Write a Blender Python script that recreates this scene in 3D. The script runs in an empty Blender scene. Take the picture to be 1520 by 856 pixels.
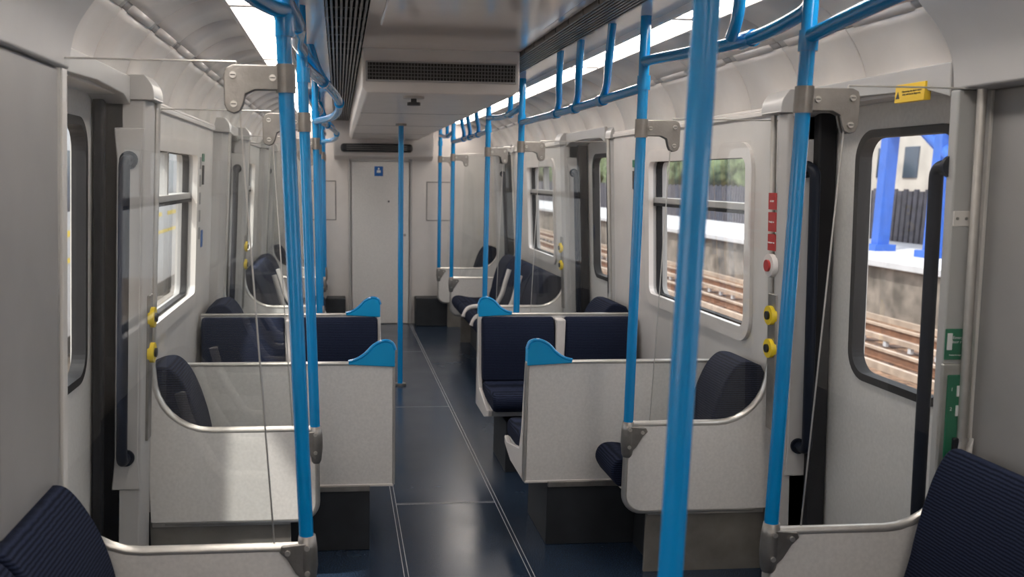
import bpy, bmesh, math, random
from mathutils import Vector, Matrix
random.seed(4)
S=bpy.context.scene
COL=bpy.context.collection
# ------------------------------------------------------------------ materials
def nodes(name):
    m=bpy.data.materials.new(name); m.use_nodes=True
    nt=m.node_tree; b=nt.nodes['Principled BSDF']; return m,nt,b
def mat(name,col,rough=0.5,metal=0.0,var=0.0,vscale=6.0,bump=0.0,bscale=200.0,coat=0.0,emit=0.0,spec=0.5):
    m,nt,b=nodes(name)
    b.inputs['Base Color'].default_value=(*col,1); b.inputs['Roughness'].default_value=rough
    b.inputs['Metallic'].default_value=metal; b.inputs['Specular IOR Level'].default_value=spec
    if coat: b.inputs['Coat Weight'].default_value=coat; b.inputs['Coat Roughness'].default_value=0.08
    if emit:
        b.inputs['Emission Color'].default_value=(*col,1); b.inputs['Emission Strength'].default_value=emit
    tc=nt.nodes.new('ShaderNodeTexCoord')
    if var:
        n=nt.nodes.new('ShaderNodeTexNoise'); n.inputs['Scale'].default_value=vscale; n.inputs['Detail'].default_value=5
        nt.links.new(tc.outputs['Object'],n.inputs['Vector'])
        r=nt.nodes.new('ShaderNodeValToRGB')
        r.color_ramp.elements[0].position=0.3; r.color_ramp.elements[1].position=0.7
        r.color_ramp.elements[0].color=(*[c*(1-var) for c in col],1); r.color_ramp.elements[1].color=(*[min(1,c*(1+var)) for c in col],1)
        nt.links.new(n.outputs['Fac'],r.inputs['Fac']); nt.links.new(r.outputs['Color'],b.inputs['Base Color'])
    if bump:
        n2=nt.nodes.new('ShaderNodeTexNoise'); n2.inputs['Scale'].default_value=bscale
        nt.links.new(tc.outputs['Object'],n2.inputs['Vector'])
        bp=nt.nodes.new('ShaderNodeBump'); bp.inputs['Strength'].default_value=bump; bp.inputs['Distance'].default_value=0.002
        nt.links.new(n2.outputs['Fac'],bp.inputs['Height']); nt.links.new(bp.outputs['Normal'],b.inputs['Normal'])
    return m
M={}
M['white']=mat('cream_laminate',(0.72,0.68,0.655),0.32,var=0.04,bump=0.08)
M['panel']=mat('speckled_white_panel',(0.69,0.67,0.65),0.4,var=0.06,vscale=90,bump=0.1)
M['wall']=mat('pale_grey_wall',(0.68,0.65,0.63),0.38,var=0.04)
M['grey']=mat('grey_pillar_paint',(0.30,0.292,0.288),0.42,var=0.05,bump=0.1)
M['lgrey']=mat('light_grey_moulding',(0.45,0.44,0.435),0.35,var=0.04)
M['ceil']=mat('ceiling_cream_gloss',(0.70,0.65,0.62),0.12,var=0.03,coat=0.3)
M['cove']=mat('cove_cream',(0.76,0.72,0.685),0.33,var=0.04)
M['blue']=mat('bright_blue_paint',(0.0,0.25,0.60),0.25,var=0.05,coat=0.5)
M['bluecap']=mat('blue_grip_plastic',(0.0,0.32,0.66),0.4,var=0.03)
M['steel']=mat('cast_steel',(0.30,0.285,0.27),0.42,metal=0.8,var=0.15,vscale=20,bump=0.25)
M['alu']=mat('aluminium_trim',(0.60,0.58,0.55),0.3,metal=0.7,var=0.06,vscale=30)
M['black']=mat('black_plastic',(0.012,0.014,0.018),0.4,var=0.2)
M['rubber']=mat('black_rubber',(0.014,0.014,0.016),0.6,var=0.2,spec=0.25)
M['handle']=mat('dark_navy_handrail',(0.006,0.009,0.018),0.45,var=0.1,spec=0.2)
M['base']=mat('dark_seat_base',(0.022,0.025,0.03),0.5,var=0.3)
M['slot']=mat('dark_slot',(0.03,0.027,0.025),0.6,var=0.2)
M['joint']=mat('panel_joint',(0.16,0.15,0.145),0.6,var=0.2)
M['rib']=mat('vent_rib',(0.17,0.165,0.16),0.35,var=0.1)
M['skirt']=mat('brushed_kick_panel',(0.27,0.25,0.225),0.35,metal=0.4,var=0.2,vscale=8)
M['yellow']=mat('yellow_plastic',(0.80,0.58,0.02),0.4,var=0.05)
M['yellow2']=mat('yellow_label',(0.85,0.55,0.03),0.4,var=0.03)
M['green']=mat('green_label',(0.01,0.16,0.08),0.35,var=0.1)
M['red']=mat('red_label',(0.42,0.035,0.035),0.4,var=0.05)
M['bluesign']=mat('blue_sign',(0.01,0.12,0.42),0.4,var=0.05)
M['ink']=mat('ink',(0.02,0.02,0.02),0.6)
M['wink']=mat('white_ink',(0.8,0.8,0.8),0.6)
M['lamp']=mat('fluorescent_diffuser',(1.0,0.93,0.85),0.4,emit=6.5)
# upholstery
m,nt,b=nodes('navy_moquette'); M['fabric']=m
tc=nt.nodes.new('ShaderNodeTexCoord')
w=nt.nodes.new('ShaderNodeTexWave'); w.bands_direction='Z'; w.inputs['Scale'].default_value=36; w.inputs['Distortion'].default_value=1.2; w.inputs['Detail'].default_value=1
n=nt.nodes.new('ShaderNodeTexNoise'); n.inputs['Scale'].default_value=320
mx=nt.nodes.new('ShaderNodeMath'); mx.operation='MULTIPLY'
nt.links.new(tc.outputs['Object'],w.inputs['Vector']); nt.links.new(tc.outputs['Object'],n.inputs['Vector'])
nt.links.new(w.outputs['Fac'],mx.inputs[0]); nt.links.new(n.outputs['Fac'],mx.inputs[1])
r=nt.nodes.new('ShaderNodeValToRGB'); r.color_ramp.elements[0].color=(0.003,0.005,0.014,1); r.color_ramp.elements[1].color=(0.020,0.027,0.058,1); r.color_ramp.elements[1].position=0.5
nt.links.new(mx.outputs[0],r.inputs['Fac']); nt.links.new(r.outputs['Color'],b.inputs['Base Color'])
b.inputs['Roughness'].default_value=0.9; b.inputs['Specular IOR Level'].default_value=0.15
bp=nt.nodes.new('ShaderNodeBump'); bp.inputs['Strength'].default_value=0.4; bp.inputs['Distance'].default_value=0.003
nt.links.new(mx.outputs[0],bp.inputs['Height']); nt.links.new(bp.outputs['Normal'],b.inputs['Normal'])
# floor
m,nt,b=nodes('speckled_navy_vinyl'); M['floor']=m
tc=nt.nodes.new('ShaderNodeTexCoord')
n=nt.nodes.new('ShaderNodeTexNoise'); n.inputs['Scale'].default_value=260; n.inputs['Detail'].default_value=2
n2=nt.nodes.new('ShaderNodeTexNoise'); n2.inputs['Scale'].default_value=2.5; n2.inputs['Detail'].default_value=6
nt.links.new(tc.outputs['Object'],n.inputs['Vector']); nt.links.new(tc.outputs['Object'],n2.inputs['Vector'])
r=nt.nodes.new('ShaderNodeValToRGB'); e=r.color_ramp.elements
e[0].position=0.45; e[0].color=(0.008,0.016,0.034,1); e[1].position=0.70; e[1].color=(0.045,0.075,0.125,1)
nt.links.new(n.outputs['Fac'],r.inputs['Fac']); nt.links.new(r.outputs['Color'],b.inputs['Base Color'])
mr=nt.nodes.new('ShaderNodeMapRange'); mr.inputs['To Min'].default_value=0.12; mr.inputs['To Max'].default_value=0.36
nt.links.new(n2.outputs['Fac'],mr.inputs['Value']); nt.links.new(mr.outputs['Result'],b.inputs['Roughness'])
# glass (thin sheet: symmetric Schlick reflection)
def glassmat(name,haze,tint,f0):
    m=bpy.data.materials.new(name); m.use_nodes=True; nt=m.node_tree; nt.nodes.clear()
    N=nt.nodes.new; Lk=nt.links.new
    o=N('ShaderNodeOutputMaterial'); t=N('ShaderNodeBsdfTransparent'); g=N('ShaderNodeBsdfGlossy'); d=N('ShaderNodeBsdfDiffuse')
    lw=N('ShaderNodeLayerWeight'); lw.inputs['Blend'].default_value=0.5
    pw=N('ShaderNodeMath'); pw.operation='POWER'; pw.inputs[1].default_value=5
    ma=N('ShaderNodeMath'); ma.operation='MULTIPLY_ADD'; ma.inputs[1].default_value=0.9; ma.inputs[2].default_value=f0
    Lk(lw.outputs['Facing'],pw.inputs[0]); Lk(pw.outputs[0],ma.inputs[0])
    t.inputs['Color'].default_value=(*tint,1); g.inputs['Roughness'].default_value=0.01; d.inputs['Color'].default_value=(0.8,0.8,0.8,1)
    a=N('ShaderNodeMixShader'); a.inputs[0].default_value=haze; c=N('ShaderNodeMixShader')
    Lk(t.outputs[0],a.inputs[1]); Lk(d.outputs[0],a.inputs[2])
    Lk(ma.outputs[0],c.inputs[0]); Lk(a.outputs[0],c.inputs[1]); Lk(g.outputs[0],c.inputs[2])
    Lk(c.outputs[0],o.inputs[0]); return m
M['glass']=glassmat('screen_glass',0.012,(0.95,0.965,0.96),0.07)
M['wglass']=glassmat('window_glass',0.015,(0.95,0.96,0.96),0.05)
# ------------------------------------------------------------------ geometry helpers
def empty(name):
    o=bpy.data.objects.new(name,None); COL.objects.link(o); return o
def add(name,me,mt,parent=None,smooth=False):
    o=bpy.data.objects.new(name,me); COL.objects.link(o)
    if mt: me.materials.append(M[mt])
    if parent: o.parent=parent
    if smooth:
        for p in me.polygons: p.use_smooth=True
    return o
def bev(o,w,seg=2):
    if w>0:
        md=o.modifiers.new('bevel','BEVEL'); md.width=w; md.segments=seg; md.limit_method='ANGLE'; md.angle_limit=math.radians(40)
        for p in o.data.polygons: p.use_smooth=True
        md.harden_normals=True
def box(name,x0,x1,y0,y1,z0,z1,mt,parent=None,bevel=0.0):
    x0,x1=sorted((x0,x1)); y0,y1=sorted((y0,y1)); z0,z1=sorted((z0,z1))
    v=[(x,y,z) for x in (x0,x1) for y in (y0,y1) for z in (z0,z1)]
    f=[(0,1,3,2),(4,6,7,5),(0,4,5,1),(2,3,7,6),(0,2,6,4),(1,5,7,3)]
    me=bpy.data.meshes.new(name); me.from_pydata(v,[],f); me.update()
    o=add(name,me,mt,parent); bev(o,bevel); return o
def prism(name,pts,axis,a0,a1,mt,parent=None,bevel=0.0,smooth=False):
    def P(p,a):
        return {'y':(p[0],a,p[1]),'x':(a,p[0],p[1]),'z':(p[0],p[1],a)}[axis]
    n=len(pts); v=[P(p,a0) for p in pts]+[P(p,a1) for p in pts]
    f=[tuple(range(n)),tuple(range(2*n-1,n-1,-1))]+[(i,i+n,(i+1)%n+n,(i+1)%n) for i in range(n)]
    me=bpy.data.meshes.new(name); me.from_pydata(v,[],f); me.update()
    bm=bmesh.new(); bm.from_mesh(me); bmesh.ops.recalc_face_normals(bm,faces=bm.faces); bm.to_mesh(me); bm.free()
    o=add(name,me,mt,parent); bev(o,bevel)
    if smooth and not bevel:
        for p in me.polygons: p.use_smooth=True
        me.set_sharp_from_angle(angle=math.radians(35))
    return o
def rr(x0,x1,z0,z1,r,n=6):
    out=[]
    for cx_,cz_,a in ((x1-r,z0+r,-90),(x1-r,z1-r,0),(x0+r,z1-r,90),(x0+r,z0+r,180)):
        for i in range(n+1):
            t=math.radians(a+90*i/n); out.append((cx_+r*math.cos(t),cz_+r*math.sin(t)))
    return out
def ringmesh(name,A,B,x0,x1,mt,par):
    n=len(A); v=[(x0,p[0],p[1]) for p in A]+[(x0,p[0],p[1]) for p in B]+[(x1,p[0],p[1]) for p in A]+[(x1,p[0],p[1]) for p in B]; f=[]
    for k in range(n):
        l=(k+1)%n; f+=[(k,l,n+l,n+k),(2*n+k,3*n+k,3*n+l,2*n+l),(k,2*n+k,2*n+l,l),(n+k,n+l,3*n+l,3*n+k)]
    me=bpy.data.meshes.new(name); me.from_pydata(v,[],f); me.update()
    bm=bmesh.new(); bm.from_mesh(me); bmesh.ops.recalc_face_normals(bm,faces=bm.faces); bm.to_mesh(me); bm.free()
    return add(name,me,mt,par)
def pane(name,x,pts,mt,par):
    me=bpy.data.meshes.new(name); me.from_pydata([(x,p[0],p[1]) for p in pts],[],[tuple(range(len(pts)))]); me.update(); return add(name,me,mt,par)
def smoothpath(pts,r):
    pts=[Vector(p) for p in pts]; out=[pts[0]]
    for i in range(1,len(pts)-1):
        a,b_,c=pts[i-1],pts[i],pts[i+1]
        d1=(a-b_); d2=(c-b_); q=min(r,d1.length*0.48,d2.length*0.48)
        p1=b_+d1.normalized()*q; p2=b_+d2.normalized()*q
        for k in range(9):
            t=k/8; out.append(p1*(1-t)**2+b_*2*t*(1-t)+p2*t*t)
    out.append(pts[-1]); return out
def tube(name,pts,rad,mt,parent=None,fillet=0.0,sides=20,closed=False):
    P=smoothpath(pts,fillet) if fillet else [Vector(p) for p in pts]
    v=[];f=[];n=len(P)
    up=None
    for i,p in enumerate(P):
        if closed: t=(P[(i+1)%n]-P[i-1]).normalized()
        else: t=(P[min(i+1,n-1)]-P[max(i-1,0)]).normalized()
        if up is None:
            up=t.orthogonal().normalized()
        up=(up-t*up.dot(t)).normalized(); s=t.cross(up)
        for k in range(sides):
            a=2*math.pi*k/sides; v.append(p+up*rad*math.cos(a)+s*rad*math.sin(a))
    for i in range(n if closed else n-1):
        j=(i+1)%n
        for k in range(sides):
            l=(k+1)%sides; f.append((i*sides+k,i*sides+l,j*sides+l,j*sides+k))
    if not closed:
        f.append(tuple(range(sides))[::-1]); f.append(tuple((n-1)*sides+k for k in range(sides)))
    me=bpy.data.meshes.new(name); me.from_pydata([tuple(q) for q in v],[],f); me.update()
    o=add(name,me,mt,parent,smooth=True); me.set_sharp_from_angle(angle=math.radians(60)); return o
def disc(name,c,axis,rad,th,mt,parent=None):
    d={'x':Vector((1,0,0)),'y':Vector((0,1,0)),'z':Vector((0,0,1))}[axis]; c=Vector(c)
    return tube(name,[c-d*th/2,c+d*th/2],rad,mt,parent)
def grid(name,pts,y0,y1,mt,parent=None,th=0.012):
    n=len(pts); v=[(p[0],y0,p[1]) for p in pts]+[(p[0],y1,p[1]) for p in pts]
    f=[(i,i+1,i+1+n,i+n) for i in range(n-1)]
    me=bpy.data.meshes.new(name); me.from_pydata(v,[],f); me.update()
    o=add(name,me,mt,parent,smooth=True)
    md=o.modifiers.new('solid','SOLIDIFY'); md.thickness=th; md.offset=0; return o
def text(name,body,loc,size,mt,parent,face):
    c=bpy.data.curves.new(name,'FONT'); c.body=body; c.size=size; c.extrude=0.0003; c.align_x='CENTER'; c.align_y='CENTER'
    o=bpy.data.objects.new(name,c); COL.objects.link(o); c.materials.append(M[mt]); o.location=loc
    o.rotation_euler={'-y':(math.pi/2,0,0),'-x':(math.pi/2,0,-math.pi/2),'+x':(math.pi/2,0,math.pi/2)}[face]
    o.parent=parent; return o
def catmull(P,n=6):
    P=[P[0]]+list(P)+[P[-1]]; out=[]
    for i in range(1,len(P)-2):
        for k in range(n):
            t=k/n; q=[]
            for d in range(len(P[0])):
                a,b_,c,e_=P[i-1][d],P[i][d],P[i+1][d],P[i+2][d]
                q.append(0.5*((2*b_)+(-a+c)*t+(2*a-5*b_+4*c-e_)*t*t+(-a+3*b_-3*c+e_)*t**3))
            out.append(tuple(q))
    out.append(tuple(P[-2])); return out
LEAN=[]   # (group, side): body sides lean inward towards the roof
YN,YE=-2.6,10.1
XR,XL=1.66,-0.74
DOORS=[(2.42,3.30),(5.72,6.72),(8.92,9.70)]
WINS=[(3.69,4.95),(7.2,8.25)]
WZ=(0.93,1.67)
# ------------------------------------------------------------------ floor
fl=box('floor',XL-0.3,XR+0.3,YN-0.1,YE+0.1,-0.08,0.0,'floor')
seams=empty('floor_seam_trim')
for x in (0.245,0.262,0.745,0.762):
    box('seam',x-0.0015,x+0.0015,YN,YE,0.0,0.0012,'lgrey',seams)
for y in (4.33,4.345,6.3,8.4):
    box('seam_cross',0.264,0.744,y-0.0015,y+0.0015,0.0,0.0012,'lgrey',seams)
# ------------------------------------------------------------------ side walls
for side,wn in ((1,'right'),(-1,'left')):
    X0=XR if side>0 else XL
    W=empty('wall_'+wn); LEAN.append((W,side))
    segs=[(YN,DOORS[0][0])]+[(DOORS[i][1],DOORS[i+1][0]) for i in range(len(DOORS)-1)]+[(DOORS[-1][1],YE)]
    allw=[(-0.2,1.25)]+WINS
    for si,(a,b_) in enumerate(segs):
        X=X0+side*((0.10 if side>0 else 0.05) if si==0 else 0)
        def wp(name,y0,y1,z0,z1): return box(name,X,X+side*0.09,y0,y1,z0,z1,'wall',W)
        ws=[w_ for w_ in allw if w_[0]>a and w_[1]<b_]
        if not ws: wp('bay_wall',a,b_,0,2.2)
        else:
            w0,w1=ws[0]
            wp('sill_wall',a,b_,0,WZ[0]); wp('lintel_wall',a,b_,WZ[1],2.2)
            wp('pier_wall',a,w0,WZ[0],WZ[1]); wp('pier_wall',w1,b_,WZ[0],WZ[1])
        box('cantrail_moulding',X-side*0.012,X,a,b_,1.795,1.815,'white',W,0.004)
    X=X0
    for (a,b_) in DOORS: box('door_header_wall',X,X+side*0.09,a,b_,1.80,2.2,'wall',W)
    for i,(a,b_) in enumerate(allw):
        X=X0+side*((0.10 if side>0 else 0.05) if i==0 else 0)
        win=empty('window_%d'%(i+1+(3 if side<0 else 0))); LEAN.append((win,side))
        def ring(name,g,d0,d1,mt,r,t):
            ringmesh(name,rr(a-g,b_+g,WZ[0]-g,WZ[1]+g,r+g,8),rr(a-g+t,b_+g-t,WZ[0]-g+t,WZ[1]+g-t,max(r+g-t,0.01),8),X+side*d0,X+side*d1,mt,win)
        ring('surround',0.035,-0.015,0.01,'white',0.07,0.06)
        ring('reveal',0.01,-0.01,0.09,'lgrey',0.07,0.025)
        ring('seal',-0.012,0.03,0.06,'rubber',0.07,0.014)
        zt=1.45
        box('transom',X+side*0.02,X+side*0.07,a,b_,zt-0.018,zt+0.012,'lgrey',win,0.004)
        box('transom_seal',X+side*0.015,X+side*0.07,a+0.01,b_-0.01,zt-0.032,zt-0.018,'rubber',win)
        box('fanlight_glazing_bar',X+side*0.025,X+side*0.07,(a+b_)/2-0.012,(a+b_)/2+0.012,zt,WZ[1],'lgrey',win,0.003)
        pane('pane',X+side*0.045,[(a,WZ[0]),(b_,WZ[0]),(b_,WZ[1]),(a,WZ[1])],'wglass',win)
box('wall_rear',XL-0.1,XR+0.15,YN-0.1,YN,0,2.2,'wall')
We=empty('wall_end')
box('bulkhead',XL-0.1,XR+0.1,YE,YE+0.08,0,2.2,'white',We)
prism('header',[(YE,1.72),(YE-0.10,1.76),(YE-0.16,1.95),(YE-0.16,2.13),(YE,2.13)],'x',-0.05,0.98,'white',We,0.01)
box('header_vent_recess',0.02,0.76,YE-0.19,YE-0.12,1.80,1.885,'black',We,0.03)
for k in range(3):
    box('header_vent_louvre',0.08,0.70,YE-0.197,YE-0.188,1.82+k*0.02,1.828+k*0.02,'rib',We)
for x0,x1 in ((0.92,1.22),(-0.33,-0.03)):
    for (a,b_,c,d) in ((x0,x1,1.10,1.108),(x0,x1,1.50,1.508),(x0,x0+.008,1.10,1.508),(x1-.008,x1,1.10,1.508)):
        box('access_panel_joint',a,b_,YE-0.004,YE,c,d,'joint',We)
    disc('panel_lock',((x0+x1)/2,YE-0.004,1.28),'y',0.008,0.006,'steel',We)
for x0,x1 in ((0.80,1.15),(-0.3,0.06)):
    box('dark_skirting_box',x0,x1,YE-0.22,YE,0,0.30,'base',We,0.01)
D=empty('door_7')
box('leaf',0.13,0.735,YE-0.03,YE,0.0,1.71,'panel',D,0.012)
for x in (0.10,0.745): box('jamb',x,x+0.02,YE-0.035,YE,0,1.73,'lgrey',D,0.004)
box('head',0.10,0.765,YE-0.035,YE,1.71,1.735,'lgrey',D,0.004)
box('blue_notice',0.37,0.46,YE-0.034,YE-0.03,1.56,1.66,'bluesign',D)
disc('notice_pictogram_head',(0.415,YE-0.036,1.635),'y',0.010,0.003,'wink',D)
box('notice_pictogram_body',0.395,0.435,YE-0.037,YE-0.034,1.595,1.62,'wink',D)
disc('lock',(0.69,YE-0.035,0.95),'y',0.014,0.02,'steel',D)
disc('spyhole',(0.52,YE-0.033,1.30),'y',0.010,0.01,'black',D)
# ------------------------------------------------------------------ doors & pillars
dn=0
for side in (1,-1):
    XW=XR if side>0 else XL
    XD=1.785 if side>0 else -0.83
    XP=1.60 if side>0 else -0.65
    XE=1.645 if side>0 else -0.66
    xh=1.685 if side>0 else -0.716
    for di,(a,b_) in enumerate(DOORS):
        dn+=1; D=empty('door_%d'%dn); LEAN.append((D,side))
        wa,wb=a+0.16,b_-(0.2 if side>0 else 0.14)
        box('leaf_bottom',XD,XD+side*0.04,a-0.05,b_+0.05,0.0,0.90,'panel',D)
        box('leaf_top',XD,XD+side*0.04,a-0.05,b_+0.05,1.70,1.86,'panel',D)
        box('leaf_side',XD,XD+side*0.04,a-0.05,wa,0.90,1.70,'panel',D); box('leaf_side',XD,XD+side*0.04,wb,b_+0.05,0.90,1.70,'panel',D)
        ringmesh('window_rubber',rr(wa-0.022,wb+0.022,0.878,1.722,0.10,8),rr(wa+0.004,wb-0.004,0.904,1.696,0.075,8),XD-side*0.010,XD+side*0.035,'rubber',D)
        pane('pane',XD+side*0.02,[(wa,0.9),(wb,0.9),(wb,1.7),(wa,1.7)],'wglass',D)
        box('leading_edge_rubber',XD-side*(0.075 if side>0 else 0.04),XD-side*0.005,b_-0.05,b_-0.004,0.0,1.80,'rubber',D,0.01)
        box('threshold',XD-side*0.10,XD+side*0.02,a,b_,0.0,0.006,'alu',D)
        P=[(a,1.775),(a+0.10,1.80),((a+b_)/2,1.81),(b_-0.10,1.80),(b_,1.775)]
        prism('header_trim',P+[(b_,1.865),(a,1.865)],'x',XW-side*0.025,XD,'lgrey',D,0.004)
    for di,(a,b_) in enumerate(DOORS):
        for k,(p0,p1) in enumerate(((b_,b_+0.14),(a-0.52 if di==0 else a-0.12,a-0.03))):
            Pl=empty('door_pillar'); LEAN.append((Pl,side))
            near=(di==0 and k==1)
            xi=XP if k==0 else ((1.715 if side>0 else -0.678) if near else XE)
            if k==0: outline=[(XP,p0+0.035),(XP+side*0.02,p0),(XD,p0),(XD,p1),(XE+side*0.01,p1),(XE,p1-0.005)]
            else: outline=[(xi,p0+0.03),(xi+side*0.03,p0),(XD,p0),(XD,p1),(xi+side*0.01,p1),(xi,p1-0.01)]
            prism('post',outline,'z',0,1.79,'grey' if near else 'lgrey',Pl,0.006)
            if near:
                fw=0.085 if side>0 else 0.003
                box('end_frame',xi-side*fw,xi+side*0.03,p1-0.015,p1+0.02,0.0,1.79,'lgrey',Pl,0.006)
                box('edge_strip',xi-side*0.008,xi+side*0.004,p1-0.035,p1+0.004,0.0,1.79,'white',Pl,0.003)
                if side>0:
                    for dx in (0.02,0.045,0.07): disc('frame_rivet',(xi-side*dx,p1-0.018,1.46),'y',0.004,0.004,'steel',Pl)
                    box('hinge_plate',xi-0.08,xi-0.006,p1-0.018,p1-0.012,1.44,1.48,'white',Pl,0.002)
                q=0.085 if side>0 else 0.012
                cap=catmull([(xi-side*q,1.79),(xi-side*(q+0.005),1.84),(xi-side*(q+0.02),1.89),(xi-side*(q+0.06),1.95),(xi-side*(q+0.12),2.02),(xi-side*(q+0.17),2.12)],4)
            else:
                cap=catmull([(xi-side*0.012,1.79),(xi-side*0.012,1.81),(xi-side*0.004,1.84),(xi+side*0.02,1.87)],4)
            cap=[(XD,1.79)]+cap+[(XD,cap[-1][1])]
            prism('cap',cap,'y',p0-0.01,p1+0.012,'lgrey',Pl,0.008)
            xq=xh if k==0 else (xi-side*0.072 if near else xi+side*0.03)
            fy=p0 if k==0 else p1
            sg=-1 if k==0 else 1
            if k==0:
                prism('handrail_pocket',[(xq-0.05,0.45),(xq+0.05,0.45),(xq+0.04,0.56),(xq+0.04,1.60),(xq+0.05,1.70),(xq-0.05,1.70),(xq-0.04,1.60),(xq-0.04,0.56)],'y',fy-0.010,fy,'lgrey',Pl,0.008)
            if not (near and side<0):
                zb=0.57
                tube('handrail',[(xq,fy+sg*0.01,1.595),(xq,fy+sg*0.08,1.595),(xq,fy+sg*0.08,zb),(xq,fy+sg*0.01,zb)],0.0185,'handle',Pl,0.05)
                for z in (1.595,zb): disc('handrail_flange',(xq,fy+sg*0.014,z),'y',0.030,0.012,'handle',Pl)
            if k==0 and di<2:
                yb=p0+0.052; xf=XP+side*0.004
                box('button_plate',xf-side*0.006,xf+side*0.02,p0+0.022,p0+0.085,0.62,1.14,'steel',Pl,0.004)
                for z in (1.06,0.935):
                    disc('button_ring',(xf-side*0.010,yb,z),'x',0.036,0.02,'yellow',Pl)
                    disc('button',(xf-side*0.018,yb,z),'x',0.016,0.02,'black',Pl)
            if k==0 and side>0 and di==0:
                for j,(z0,z1) in enumerate(((1.45,1.51),(1.37,1.44),(1.30,1.36))):
                    box('alarm_label',XP-0.003,XP+0.02,p0+0.035,p0+0.095,z0,z1,'red',Pl)
                    text('alarm_label_text',('ALARM','Penalty for','improper use')[j],(XP-0.004,p0+0.065,(z0+z1)/2),0.010,'wink',Pl,'-x')
                disc('alarm_housing',(XP-0.006,p0+0.06,1.245),'x',0.043,0.02,'white',Pl)
                disc('alarm_pull',(XP-0.018,p0+0.06,1.245),'x',0.022,0.012,'red',Pl)
E=empty('emergency_door_release'); LEAN.append((E,1))
ye=DOORS[0][0]-0.047; ex=0.055; ez=0.045
box('sign',1.575+ex,1.652+ex,ye-0.004,ye,1.035+ez,1.12+ez,'green',E,0.002)
text('sign_text','Emergency\ndoor release',(1.621+ex,ye-0.005,1.09+ez),0.0115,'wink',E,'-y')
box('sign_pictogram',1.580+ex,1.594+ex,ye-0.006,ye-0.004,1.062+ez,1.108+ez,'wink',E)
text('sign_subtext','Penalty for improper use',(1.615+ex,ye-0.005,1.048+ez),0.0055,'wink',E,'-y')
box('frame',1.566+ex,1.654+ex,ye-0.014,ye,0.67+ez,1.025+ez,'alu',E,0.005)
box('window',1.580+ex,1.640+ex,ye-0.018,ye-0.012,0.705+ez,0.995+ez,'green',E,0.003)
text('instruction_1','1',(1.592+ex,ye-0.02,0.955+ez),0.014,'wink',E,'-y'); text('instruction_2','2',(1.592+ex,ye-0.02,0.90+ez),0.014,'wink',E,'-y')
box('pictogram',1.607+ex,1.622+ex,ye-0.0205,ye-0.018,0.935+ez,0.965+ez,'wink',E); box('pictogram',1.607+ex,1.622+ex,ye-0.0205,ye-0.018,0.88+ez,0.91+ez,'wink',E)
box('lever',1.60+ex,1.62+ex,ye-0.03,ye-0.018,0.735+ez,0.82+ez,'black',E,0.004)
Y=empty('warning_label')
xl_=1.592
box('label',xl_,xl_+0.02,2.52,2.66,1.775,1.825,'yellow2',Y,0.001)
text('label_text','Obstructing the doors causes\ndelay and can be dangerous',(xl_-0.0005,2.580,1.80),0.0078,'ink',Y,'-x')
prism('label_triangle',[(2.636,1.786),(2.654,1.786),(2.645,1.806)],'x',xl_-0.001,xl_+0.001,'ink',Y)
for side,x in ((1,XR-0.004),(-1,XL+0.004)):
    N=empty('wall_notice'); LEAN.append((N,side))
    for z0,z1,mt in ((1.50,1.60,'ink'),(1.62,1.66,'green'),(1.17,1.26,'bluesign')):
        box('notice',x,x+side*0.003,5.18 if mt!='green' else 5.16,5.24,z0,z1,mt,N)
    if side<0:
        for k in range(5): box('notice_strip',x,x+0.003,5.05,5.11,1.58-k*0.09,1.64-k*0.09,'grey',N)
# ------------------------------------------------------------------ ceiling
C=empty('ceiling')
box('roof',XL-0.2,XR+0.2,YN-0.1,YE+0.1,2.17,2.24,'wall',C)
box('centre_panel_front',0.11,0.84,YN,4.5,2.125,2.15,'ceil',C)
for a,b_ in ((2.55,3.75),(0.6,2.45)): box('hatch',0.16,0.79,a,b_,2.110,2.128,'ceil',C,0.015)
DU=empty('ceiling_air_duct')
prism('casing',[(0.11,1.955),(0.135,1.93),(0.815,1.93),(0.84,1.955),(0.84,2.15),(0.11,2.15)],'y',4.5,YE-0.16,'white',DU,0.008)
box('grille_frame',0.125,0.825,4.485,4.50,1.98,2.07,'lgrey',DU,0.004)
box('grille_dark',0.135,0.815,4.48,4.492,1.988,2.062,'slot',DU)
for k in range(4): box('grille_bar',0.135,0.815,4.474,4.482,2.0+k*0.0155,2.003+k*0.0155,'rib',DU)
for k in range(46):
    x=0.14+k*0.0148; box('grille_bar',x,x+0.003,4.475,4.482,1.988,2.062,'rib',DU)
for y in (5.9,7.3,8.7): box('casing_joint',0.135,0.815,y,y+0.006,1.9285,1.932,'grey',DU)
SP=empty('ceiling_camera_dome')
disc('plate',(0.36,4.66,1.925),'z',0.05,0.012,'lgrey',SP); disc('stem',(0.36,4.66,1.912),'z',0.014,0.03,'black',SP)
disc('body',(0.36,4.66,1.895),'z',0.032,0.014,'black',SP)
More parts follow.
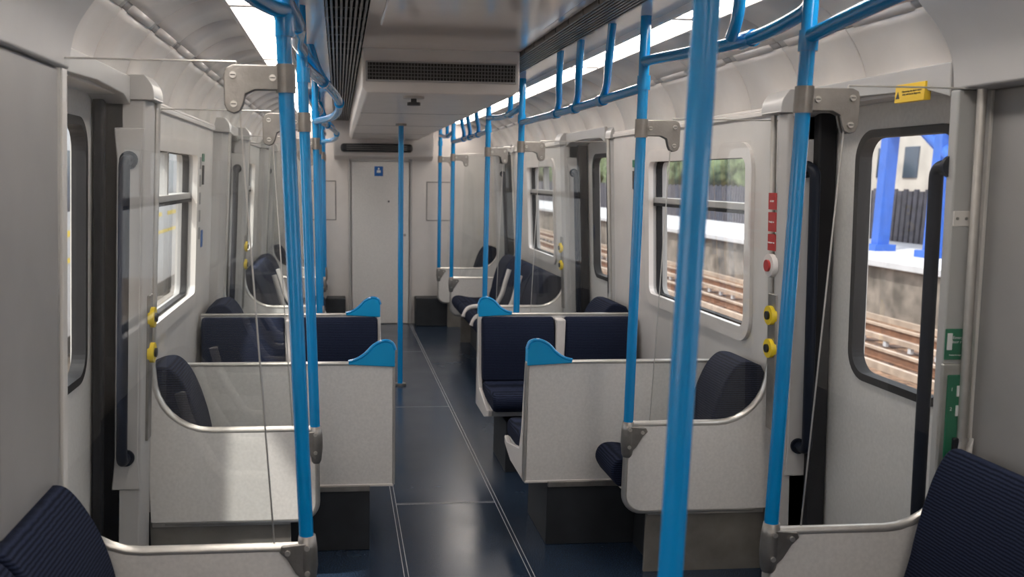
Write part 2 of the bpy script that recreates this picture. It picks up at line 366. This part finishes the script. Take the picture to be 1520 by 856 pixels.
for side in (1,-1):
    V=empty('ceiling_vent_grille')
    x0,x1=(0.845,0.985) if side>0 else (-0.045,0.105)
    box('backing',x0,x1,YN,YE,2.135,2.16,'slot',V)
    for k in range(9):
        x=x0+(x1-x0)*(k+0.5)/9; box('rib',x-0.004,x+0.004,YN,YE-0.02,2.108,2.138,'rib',V)
    for k in range(60):
        y=YN+0.1+k*0.21
        if y<YE-0.1: box('cross_bar',x0,x1,y,y+0.008,2.112,2.14,'rib',V)
    x0,x1=(0.985,1.15) if side>0 else (-0.21,-0.045)
    box('lamp_side_panel',x0,x1,YN,YE,2.125,2.16,'ceil',C)
    L_=empty('fluorescent_light_strip')
    x0,x1=(1.16,1.30) if side>0 else (-0.36,-0.22)
    y=YN+0.05
    while y<YE-0.1:
        y2=min(y+1.48,YE-0.05)
        prism('diffuser',[(x0+0.005,2.14),(x0+0.02,2.115),((x0+x1)/2,2.105),(x1-0.02,2.115),(x1-0.005,2.14)],'y',y,y2-0.03,'lamp',L_)
        box('lamp_joint',x0,x1,y2-0.03,y2,2.10,2.14,'white',L_,0.004)
        y=y2
    box('lamp_edge',x0-0.01,x0+0.004,YN,YE,2.10,2.15,'white',L_,0.003); box('lamp_edge',x1-0.004,x1+0.01,YN,YE,2.095,2.15,'white',L_,0.003)
for side in (1,-1):
    K=empty('ceiling_cove_panels')
    if side>0: prof=[(1.30,2.12),(1.38,2.105),(1.47,2.06),(1.55,1.99),(1.60,1.91),(1.63,1.82)]
    else: prof=[(-0.36,2.12),(-0.45,2.105),(-0.54,2.06),(-0.62,1.99),(-0.675,1.91),(-0.705,1.82)]
    pr=catmull(prof,4)
    back=[(p[0]+side*0.010,p[1]+0.007) for p in pr]
    grid('cove_backing',back,YN,YE,'joint',K,0.004)
    mid=len(pr)//2+1
    y=YN
    while y<YE-0.05:
        y2=min(y+0.42,YE)
        grid('upper_panel',pr[:mid],y+0.0055,y2-0.0055,'cove',K,0.012)
        low=[(p[0]+side*0.001,p[1]-0.001) for p in pr[mid:]]
        grid('lower_panel',low,y+0.0055,y2-0.0055,'cove',K,0.012)
        lip=[(p[0]-side*0.002,p[1]-0.002) for p in pr[mid-1:mid+1]]
        grid('joint_filler',[(p[0],p[1]) for p in pr[mid-1:mid+1]],y+0.0055,y2-0.0055,'lgrey',K,0.006)
        grid('joint_lip',lip,y+0.06,y2-0.06,'white',K,0.012)
        y=y2
    box('cove_lip',pr[-1][0]-side*0.012,pr[-1][0]+side*0.03,YN,YE,1.815,1.827,'white',K,0.004)
# ------------------------------------------------------------------ partition screens with poles
def screen(side,y,xb,xt,zg,XP,zt):
    P=empty('draught_screen')
    s=side
    def px_(z): return xb+(xt-xb)*(z-0.55)/1.2
    def cor(cx_,cz_,r,a0,a1,n=7):
        return [(cx_+s*r*math.cos(math.radians(a0+(a1-a0)*i/n)),cz_+r*math.sin(math.radians(a0+(a1-a0)*i/n))) for i in range(n+1)]
    XQ=XP+s*0.05
    top=[(xb+s*0.02,zt)]+cor(XP+s*0.02-s*0.20,zt+0.20,0.20,-90,-8)
    pan=[(xb,zt)]+top[1:]+[(XQ,zt+0.26),(XQ,0.27)]+cor(xb+s*0.07,0.34,0.07,-90,-180)
    prism('lower_panel',pan,'y',y-0.014,y+0.014,'panel',P,0.003)
    edge=[(p[0],y,p[1]) for p in [(xb,zt)]+top[1:]+[(XP+s*0.025,zt+0.26)]]
    tube('edge_trim',edge,0.0155,'alu',P,sides=10)
    e2=[(p[0],y,p[1]) for p in [(XP,0.27)]+cor(xb+s*0.07,0.34,0.07,-90,-180)+[(xb,0.5)]]
    tube('edge_trim_lower',e2,0.0150,'alu',P,sides=10)
    xg=xt+s*0.115; xgb=xb+s*0.085
    gl=[(xgb,zt+0.012)]+[(p[0],p[1]+0.012) for p in top[1:]]+[(XQ,zt+0.27),(XQ-s*0.04,zg)]+[(xg,zg)]
    me=bpy.data.meshes.new('glass'); me.from_pydata([(p[0],y,p[1]) for p in gl],[],[tuple(range(len(gl)))]); me.update(); add('glass',me,'glass',P)
    tube('glass_edge',[(xgb,y,zt+0.012),(xg,y,zg)],0.0022,'alu',P,sides=8)
    tube('glass_edge_top',[(xg,y,zg),(XP-s*0.02,y,zg)],0.0022,'alu',P,sides=8)
    tube('wall_channel',[(XP+s*0.02,y-0.002,zt+0.25),(XP-s*0.04,y-0.002,1.79)],0.012,'alu',P,sides=8)
    box('kick_panel',xb+s*0.10,XP+s*0.06,y+0.02,y+0.035,0.0,0.27,'skirt',P)
    box('kick_rail',xb+s*0.10,XP+s*0.05,y+0.005,y+0.03,0.245,0.275,'alu',P,0.003)
    tube('pole',[(px_(0.5),y,0.50),(px_(2.13),y,2.13)],0.019,'blue',P)
    zo=zg-1.775-0.004
    tube('clamp',[(xt,y,1.71+zo),(xt,y,1.775+zo)],0.0235,'steel',P)
    arm=[(0,1.772),(0.122,1.772),(0.138,1.765),(0.144,1.748),(0.144,1.680),(0.138,1.666),(0.123,1.660),(0.108,1.666),(0.101,1.68),(0.094,1.705),(0.072,1.715),(0,1.715)]
    arm=[(xt+s*p[0],p[1]+zo) for p in arm]
    prism('bracket_arm',arm,'y',y-0.013,y-0.005,'steel',P,0.003)
    prism('bracket_arm_back',arm,'y',y+0.005,y+0.013,'steel',P,0.003)
    for (dx,dz) in ((0.122,1.748+zo),(0.122,1.682+zo),(0.03,1.743+zo)):
        disc('screw',(xt+s*dx,y-0.015,dz),'y',0.0075,0.006,'alu',P); box('screw_slot',xt+s*dx-0.006,xt+s*dx+0.006,y-0.0185,y-0.0175,dz-0.0012,dz+0.0012,'black',P)
    prof=[(0.490,0.016),(0.50,0.021),(0.55,0.027),(0.60,0.026),(0.632,0.022)]
    me=bpy.data.meshes.new('socket'); v=[];f=[];sd=20
    for z,r_ in prof:
        for k in range(sd): v.append((xb+r_*math.cos(2*math.pi*k/sd),y+r_*math.sin(2*math.pi*k/sd),z))
    for i in range(len(prof)-1):
        for k in range(sd): l=(k+1)%sd; f.append((i*sd+k,i*sd+l,(i+1)*sd+l,(i+1)*sd+k))
    f.append(tuple(range(sd))[::-1]); f.append(tuple((len(prof)-1)*sd+k for k in range(sd)))
    me.from_pydata(v,[],f); me.update(); add('socket',me,'steel',P,True)
    ear=[(xb,0.617),(xb+s*0.065,0.61),(xb+s*0.072,0.595),(xb+s*0.052,0.575),(xb+s*0.03,0.535),(xb,0.505)]
    prism('socket_ear',ear,'y',y-0.024,y-0.012,'steel',P,0.003)
    for (dx,dz) in ((0.05,0.593),(0.0,0.605),(0.0,0.535)):
        disc('screw',(xb+s*dx,y-0.027,dz),'y',0.007,0.006,'alu',P)
POL=[(2.35,-0.123,1.165),(3.45,-0.12,1.10),(5.65,-0.13,1.075),(6.83,-0.14,1.06),(8.85,-0.15,1.05),(9.80,-0.15,1.03)]
LB=(-0.09,-0.095,-0.12,-0.135,-0.15,-0.15)
for j,(y,xl,xr) in enumerate(POL):
    screen(-1,y,LB[j],xl,1.812 if j==0 else 1.772,-0.69 if j==0 else -0.66,0.598 if j==0 else 0.62)
    screen(1,y,xr+(0.01 if j<2 else 0),xr,1.79 if j==0 else 1.772,1.68 if j==0 else 1.64,0.606 if j==0 else 0.62)
# ------------------------------------------------------------------ overhead rails
R=0.0185
for side in (1,-1):
    H=empty('overhead_grab_rail'); i=2 if side>0 else 1
    X=[p[i] for p in POL]; Yp=[p[0] for p in POL]
    s=side
    if s>0: tube('rail',catmull([(X[0],Yp[0],1.905),(X[0]+0.005,1.95,1.94),(X[0]+0.01,1.3,1.97),(X[0],0.3,1.97),(X[0],-1.0,1.97)]),R,'blue',H)
    else: tube('rail',catmull([(X[0],Yp[0],1.93),(X[0]-0.03,2.27,1.925),(X[0]-0.075,2.12,1.935),(X[0]-0.09,1.95,1.96),(X[0]-0.05,1.3,1.97),(X[0],0.3,1.97),(X[0],-1.0,1.97)]),R,'blue',H)
    for a,b_ in ((0,1),(2,3),(4,5)):
        xa,xb,ya,yb=X[a],X[b_],Yp[a],Yp[b_]
        tube('vestibule_rail',catmull([(xa,ya,1.99),(xa,ya+0.06,1.965),(xa-s*0.02,ya+0.30,1.94),(xb,(ya+yb)/2+0.1,1.945),(xb,yb-0.2,1.96),(xb,yb,1.97)]),R,'blue',H)
        tube('vestibule_hanger',catmull([(xb,ya+0.33,1.945),(xb-s*0.005,ya+0.28,2.0),(xb-s*0.01,ya+0.26,2.14)]),R*0.9,'blue',H)
        disc('joint_collar',(xa-s*0.015,ya+0.33,1.942),'y',0.024,0.07,'blue',H)
    for a,b_ in ((1,2),(3,4)):
        xa,xb,ya,yb=X[a],X[b_],Yp[a],Yp[b_]; L=yb-ya
        if s>0:
            pts=[(xa,ya,1.88),(xa-0.005,ya+0.3*L,1.875),(xa-0.02,ya+0.6*L,1.87),(xb,yb,1.875)]; frs=(0.28,0.5,0.72)
        else:
            pts=[(xa,ya,1.93),(xa+0.03,ya+0.15*L,1.93),(xa+0.09,ya+0.35*L,1.915),(xa+0.125,ya+0.55*L,1.89),(xa+0.10,ya+0.75*L,1.86),(xb,yb,1.86)]; frs=(0.3,0.62)
        cp=catmull(pts); tube('bay_rail',cp,R,'blue',H)
        for fr in frs:
            q=cp[int(fr*(len(cp)-1))]
            if s>0: hp=[q,(q[0]-s*0.01,q[1]-0.10,q[2]+0.05),(q[0]-s*0.05,q[1]-0.26,q[2]+0.13),(q[0]-s*0.07,q[1]-0.36,2.135)]
            else: hp=[q,(q[0]-0.03,q[1]-0.08,q[2]+0.05),(q[0]-0.09,q[1]-0.18,q[2]+0.13),(q[0]-0.13,q[1]-0.24,2.135)]
            tube('hanger',catmull(hp),R*0.85,'blue',H)
            disc('joint_collar',q,'y',0.024,0.06,'blue',H)
    for x_,y_ in zip(X,Yp):
        disc('pole_collar',(x_,y_,1.895),'z',0.024,0.05,'blue',H)
for (x,y,zt) in ((0.515,1.35,2.125),(0.45,7.0,1.93)):
    G=empty('grab_pole')
    tube('tube',[(x,y,0),(x,y,zt)],0.0195,'blue',G); disc('floor_flange',(x,y,0.008),'z',0.045,0.016,'steel',G); disc('ceiling_flange',(x,y,zt-0.008),'z',0.04,0.016,'steel',G)
# ------------------------------------------------------------------ seats
def slab(name,pts,x0,x1,mt,par,b=0.02):
    return prism(name,pts,'x',x0,x1,mt,par,b)
def transverse(side,yb,d):
    T=empty('double_seat'); s=side
    xa=0.775 if s>0 else 0.218
    xw=(XR if s>0 else XL)+s*0.015
    box('back_shell',xa,xw,yb-0.014,yb+0.014,0.285,0.80,'panel',T,0.006)
    box('shell_top_trim',xa-s*0.002,xw,yb-0.018,yb+0.018,0.795,0.808,'alu',T,0.005)
    box('shell_edge_trim',xa-s*0.006,xa+s*0.006,yb-0.018,yb+0.018,0.285,0.805,'alu',T,0.004)
    box('shell_bottom_trim',xa,xw,yb-0.018,yb+0.018,0.278,0.29,'white',T,0.004)
    xm=(xa+xw)/2
    for (u,v_) in ((xa+s*0.012,xm-s*0.03),(xm+s*0.03,xw-s*0.01)):
        back=[(yb+d*0.014,0.44),(yb+d*0.014,0.79),(yb+d*0.05,0.795),(yb+d*0.085,0.76),(yb+d*0.115,0.60),(yb+d*0.125,0.44)]
        slab('back_cushion',back,u,v_,'fabric',T,0.015)
        seat=[(yb+d*0.10,0.36),(yb+d*0.10,0.445),(yb+d*0.30,0.43),(yb+d*0.46,0.445),(yb+d*0.50,0.43),(yb+d*0.51,0.39),(yb+d*0.48,0.35)]
        slab('seat_cushion',seat,u,v_,'fabric',T,0.02)
    box('centre_strip',xm-0.028,xm+0.028,yb+d*0.014,yb+d*0.10,0.42,0.785,'white',T,0.01)
    fr=[(yb,0.285),(yb,0.80),(yb+d*0.02,0.80),(yb+d*0.06,0.50),(yb+d*0.10,0.40),(yb+d*0.40,0.345),(yb+d*0.46,0.36),(yb+d*0.45,0.325),(yb+d*0.30,0.285)]
    slab('side_frame',fr,xa-s*0.006,xa+s*0.016,'white',T,0.004)
    pan=[(yb+d*0.02,0.30),(yb+d*0.02,0.36),(yb+d*0.46,0.36),(yb+d*0.44,0.32)]
    slab('seat_pan',pan,xa+s*0.016,xw,'lgrey',T,0.006)
    if s>0: px0,px1=xa+0.10,xw-0.02
    else: px0,px1=xa-0.10,xw+0.02
    box('pedestal',px0,px1,yb-0.02 if d>0 else yb-0.40,yb+0.38 if d>0 else yb+0.0,0.0,0.28,'base',T,0.004)
    box('pedestal_rail',px0,px0+s*0.38,yb-0.03,yb-0.014,0.262,0.287,'steel',T,0.003)
    arcp=catmull([(xa-s*0.004,0.86),(xa+s*0.008,0.888),(xa+s*0.04,0.897),(xa+s*0.08,0.880),(xa+s*0.115,0.845),(xa+s*0.15,0.822),(xa+s*0.185,0.812)])
    gp=[(xa-s*0.004,0.79)]+arcp+[(xa+s*0.185,0.80)]
    prism('corner_grip',gp,'y',yb-0.026,yb+0.026,'bluecap',T,0.012)
    tube('corner_grip_rim',[(p[0],yb-0.02,p[1]) for p in arcp],0.008,'blue',T,sides=10)
for s in (1,-1):
    transverse(s,3.80,1); transverse(s,5.20,-1)
def bench(side,y0,y1,off,dz=0.0,kd=1.0,arms=()):
    T=empty('bench_seat'); s=side
    xw=(XR if s>0 else XL)+s*off
    W=lambda d:xw-s*d
    n=max(1,round((y1-y0)/0.45)); L=(y1-y0)/n
    bp=catmull([(W(0.0),0.40),(W(0.25*kd),0.43),(W(0.245*kd),0.55),(W(0.215*kd),0.68+dz*.5),(W(0.17*kd),0.79+dz),(W(0.12*kd),0.845+dz),(W(0.07*kd),0.85+dz),(W(0.02),0.835+dz)],4)+[(W(0),0.80+dz)]
    cp=catmull([(W(0.12),0.36),(W(0.12),0.455),(W(0.40),0.445),(W(0.54),0.465),(W(0.595),0.45),(W(0.61),0.40),(W(0.58),0.345)],4)
    for k in range(n):
        a=y0+k*L+0.008; b_=y0+(k+1)*L-0.008
        prism('back_cushion',bp,'y',a,b_,'fabric',T,0.012); prism('seat_cushion',cp,'y',a,b_,'fabric',T,0.014)
    prism('seat_pan',[(W(0),0.29),(W(0.5),0.29),(W(0.575),0.345),(W(0),0.39)],'y',y0,y1,'panel',T,0.004)
    box('base',W(0),W(0.42),y0+0.02,y1,0,0.29,'base',T)
    for ya in arms:
        tube('seat_divider',catmull([(W(0.25*kd),ya,0.80),(W(0.28*kd),ya,0.70),(W(0.30),ya,0.58),(W(0.36),ya,0.50),(W(0.48),ya,0.49),(W(0.58),ya,0.47),(W(0.62),ya,0.40)]),0.02,'white',T,sides=10)
benches=[(-1.6,-0.4,0.03,0.03,0,0,1,1,()),(0.45,2.31,0.045,0.035,0,-0.05,0.62,0.86,(1.40,0.95,0.5)),(3.50,3.77,0.02,0.0,0,0,0.92,0.92,()),
 (5.23,5.61,0,0,0,0,0.95,0.95,()),(6.87,8.81,0,0,0,0,0.95,0.95,(7.35,7.85)),(9.84,10.06,0,0,0,0,1,1,())]
for (a,b_,offr,offl,dzr,dzl,kr,kl,arms) in benches:
    bench(1,a,b_,offr,dzr,kr,arms); bench(-1,a,b_,offl,dzl,kl,arms)
# ------------------------------------------------------------------ outside
M['ballast']=mat('ballast',(0.20,0.115,0.07),0.95,var=0.7,vscale=7,bump=0.6,bscale=20)
M['pballast']=mat('pale_ballast',(0.42,0.33,0.25),0.95,var=0.35,vscale=6,bump=0.6,bscale=20)
M['railm']=mat('rail_steel',(0.50,0.39,0.31),0.5,metal=0.2,var=0.25,vscale=4)
M['railr']=mat('rusty_rail_web',(0.19,0.09,0.05),0.8,var=0.3,vscale=6)
M['sleeper']=mat('sleeper_timber',(0.10,0.06,0.045),0.9,var=0.4)
M['stone']=mat('platform_wall_concrete',(0.21,0.18,0.155),0.9,var=0.5,vscale=2.5,bump=0.5,bscale=10)
M['paving']=mat('platform_paving',(0.55,0.55,0.58),0.8,var=0.12,vscale=2)
M['fence']=mat('dark_fence',(0.06,0.055,0.07),0.8,var=0.4,vscale=5)
M['steelblue']=mat('footbridge_blue',(0.03,0.12,0.50),0.5,var=0.1)
M['brick']=mat('brick',(0.27,0.15,0.12),0.9,var=0.3,vscale=5)
M['render_']=mat('house_render',(0.50,0.47,0.44),0.9,var=0.15,vscale=1)
M['roof']=mat('slate_roof',(0.16,0.16,0.17),0.8,var=0.2)
M['leaf']=mat('foliage',(0.15,0.19,0.10),0.9,var=0.6,vscale=3,bump=1.0,bscale=6)
M['trainw']=mat('train_paint',(0.50,0.50,0.51),0.4,var=0.08)
M['traind']=mat('train_window',(0.03,0.05,0.09),0.15,var=0.2)
box('track_bed_ground',2.0,60,-20,120,-1.3,-1.15,'ballast')
box('yard_ground',-60,-1.2,-20,120,-1.3,-1.05,'pballast')
for k,x in enumerate((3.3,6.4,9.1)):
    T=empty('railway_track')
    for dx in (-0.72,0.72):
        box('rail_foot',x+dx-0.07,x+dx+0.07,-10,100,-1.14,-1.12,'railr',T); box('rail_web',x+dx-0.012,x+dx+0.012,-10,100,-1.12,-1.01,'railr',T); box('rail_head',x+dx-0.035,x+dx+0.035,-10,100,-1.01,-0.97,'railm',T)
    box('conductor_rail',x-0.04,x+0.04,-10,100,-1.04,-0.96,'railm',T); box('outer_conductor_rail',x+1.10,x+1.17,-10,100,-1.02,-0.92,'railm',T)
    for j in range(110):
        y=-5+j*0.7; box('sleeper',x-1.25,x+1.25,y,y+0.25,-1.17,-1.13,'sleeper',T)
        box('insulator',x-0.03,x+0.03,y+0.08,y+0.16,-1.13,-1.04,'paving',T)
PF=empty('station_platform')
box('platform_wall',11.0,11.4,-10,110,-1.2,-0.12,'stone',PF); box('coping',10.85,11.7,-10,110,-0.12,0.02,'paving',PF,0.02); box('paving',11.7,15.2,-10,110,-0.1,0.0,'paving',PF)
for j in range(28): box('wall_buttress',10.93,11.0,-8+j*4,-7.6+j*4,-1.2,-0.12,'stone',PF)
FN=empty('platform_fence')
for j in range(420):
    y=-5+j*0.24; box('paling',15.0,15.05,y,y+0.17,0,1.35+0.05*(j%2),'fence',FN)
box('fence_rail',15.05,15.1,-5,96,0.3,0.4,'fence',FN); box('fence_rail',15.05,15.1,-5,96,1.0,1.1,'fence',FN); box('fence_backing',15.12,15.15,-5,96,0,1.2,'fence',FN)
FB=empty('footbridge')
for (x,y) in ((12.6,21.05),(12.6,19.05),(12.6,17.0)):
    box('column',x-0.14,x+0.14,y-0.14,y+0.14,0,6,'steelblue',FB); box('column_base',x-0.25,x+0.25,y-0.25,y+0.25,0,0.15,'steelblue',FB)
for (ya,za,yb,zb) in ((21.05,3.5,17.0,1.0),(19.05,3.9,17.0,2.5)):
    tube('brace',[(12.6,ya,za),(12.6,yb,zb)],0.15,'steelblue',FB,sides=8)
box('deck_beam',12.3,12.9,12,24,2.95,3.15,'steelblue',FB); box('deck',12.0,14.0,12,24,4.5,4.7,'steelblue',FB)
HB=empty('terraced_houses')
for j in range(10):
    y=22+j*9; box('house',26,33,y,y+7.5,-1,4.0+(j%3)*0.5,'brick' if j%2 else 'render_',HB)
    prism('house_roof',[(25.6,4.0+(j%3)*.5),(33.4,4.0+(j%3)*.5),(29.5,6.2+(j%3)*.5)],'y',y-0.2,y+7.7,'roof',HB)
    for q in range(3): box('house_window',25.95,26,y+1+q*2.2,y+2.1+q*2.2,1.8,3.2,'traind',HB)
TR=empty('line_of_trees')
for j in range(14):
    y=46+j*4.2+random.uniform(-1.5,1.5); x=random.uniform(18.5,24); h=random.uniform(2.4,4.6)
    tube('trunk',[(x,y,-1),(x,y,h*0.6)],0.15,'sleeper',TR,sides=8)
    bm=bmesh.new(); bmesh.ops.create_icosphere(bm,subdivisions=3,radius=1.0)
    for v in bm.verts:
        q=1+0.25*math.sin(v.co.x*7+j)+0.2*math.sin(v.co.y*9+j*2)+random.uniform(-.12,.12)
        v.co=Vector((v.co.x*1.5*q+x,v.co.y*1.7*q+y,v.co.z*h*0.36*q+h*0.72))
    me=bpy.data.meshes.new('crown'); bm.to_mesh(me); bm.free(); add('crown',me,'leaf',TR,True)
NT=empty('neighbouring_train')
prism('body',[(-3.6,-0.6),(-3.6,1.9),(-3.75,2.3),(-4.2,2.6),(-6.0,2.6),(-6.3,-0.6)],'y',8,70,'trainw',NT,0.03)
for j in range(20):
    y=8.6+j*3.0; box('side_window',-3.605,-3.59,y,y+2.2,1.05,1.85,'traind',NT)
    box('yellow_door_stripe',-3.61,-3.585,y,y+2.3,0.72,0.80,'yellow',NT); box('yellow_sole_stripe',-3.61,-3.585,y,y+2.9,0.38,0.44,'yellow',NT)
for dx in (-5.6,-4.1): box('rail',dx-0.04,dx+0.04,-5,90,-1.06,-0.9,'railm',NT)
box('underframe',-5.9,-3.8,8.2,69,-0.95,-0.6,'black',NT)
# ------------------------------------------------------------------ inward lean of body sides
for g,s in LEAN:
    for o in g.children:
        if o.type=='MESH':
            for v in o.data.vertices: v.co.x-=s*0.06*(v.co.z-1.2)
        else: o.location.x-=s*0.06*(o.location.z-1.2)
# merge repeated modifier-free parts of the same parent
from collections import defaultdict
gr=defaultdict(list)
for o in list(COL.objects):
    if o.type=='MESH' and o.parent and not o.modifiers and len(o.data.materials)==1:
        gr[(o.parent.name,o.name.split('.')[0],o.data.materials[0].name)].append(o)
for k,L in gr.items():
    if len(L)<2: continue
    bm=bmesh.new()
    for o in L: bm.from_mesh(o.data)
    me=L[0].data; bm.to_mesh(me); bm.free()
    for o in L[1:]: bpy.data.objects.remove(o,do_unlink=True)
# ------------------------------------------------------------------ light
w=bpy.data.worlds.new('sky'); S.world=w; w.use_nodes=True; nt=w.node_tree
bg=nt.nodes['Background']; sky=nt.nodes.new('ShaderNodeTexSky'); sky.sky_type='HOSEK_WILKIE'; sky.turbidity=6
sky.sun_direction=Vector((-0.45,-0.35,0.85)).normalized()
mixc=nt.nodes.new('ShaderNodeMixRGB'); mixc.inputs[0].default_value=0.6; mixc.inputs[2].default_value=(1.0,1.0,1.0,1)
nt.links.new(sky.outputs[0],mixc.inputs[1]); nt.links.new(mixc.outputs[0],bg.inputs[0]); bg.inputs[1].default_value=2.1
sl=bpy.data.lights.new('sun','SUN'); sl.energy=3.4; sl.angle=math.radians(3); sl.color=(1,0.95,0.87)
so=bpy.data.objects.new('sun',sl); COL.objects.link(so); so.rotation_euler=Vector((-0.45,-0.35,0.85)).to_track_quat('Z','Y').to_euler(); so.location=(0,0,20)
# ------------------------------------------------------------------ camera
yaw,pitch,roll=0.1050,0.1948,0.0120
F=Vector((math.sin(yaw)*math.cos(pitch),math.cos(yaw)*math.cos(pitch),-math.sin(pitch)))
Rv=Vector((math.cos(yaw),-math.sin(yaw),0)); U=Rv.cross(F)
R2=Rv*math.cos(roll)+U*math.sin(roll); U2=-Rv*math.sin(roll)+U*math.cos(roll)
cd=bpy.data.cameras.new('camera'); co=bpy.data.objects.new('camera',cd); COL.objects.link(co)
mm=Matrix(((R2.x,U2.x,-F.x,0),(R2.y,U2.y,-F.y,0),(R2.z,U2.z,-F.z,1.55),(0,0,0,1)))
co.matrix_world=mm
cd.sensor_width=36; cd.lens=36*1400/1520; cd.shift_x=(760-650)/1520; cd.shift_y=(540-428)/1520
cd.clip_start=0.05; cd.clip_end=300
cd.dof.use_dof=True; cd.dof.focus_distance=3.6; cd.dof.aperture_fstop=4.0
S.camera=co
S.view_settings.view_transform='Standard'; S.view_settings.look='None'; S.view_settings.exposure=0.68
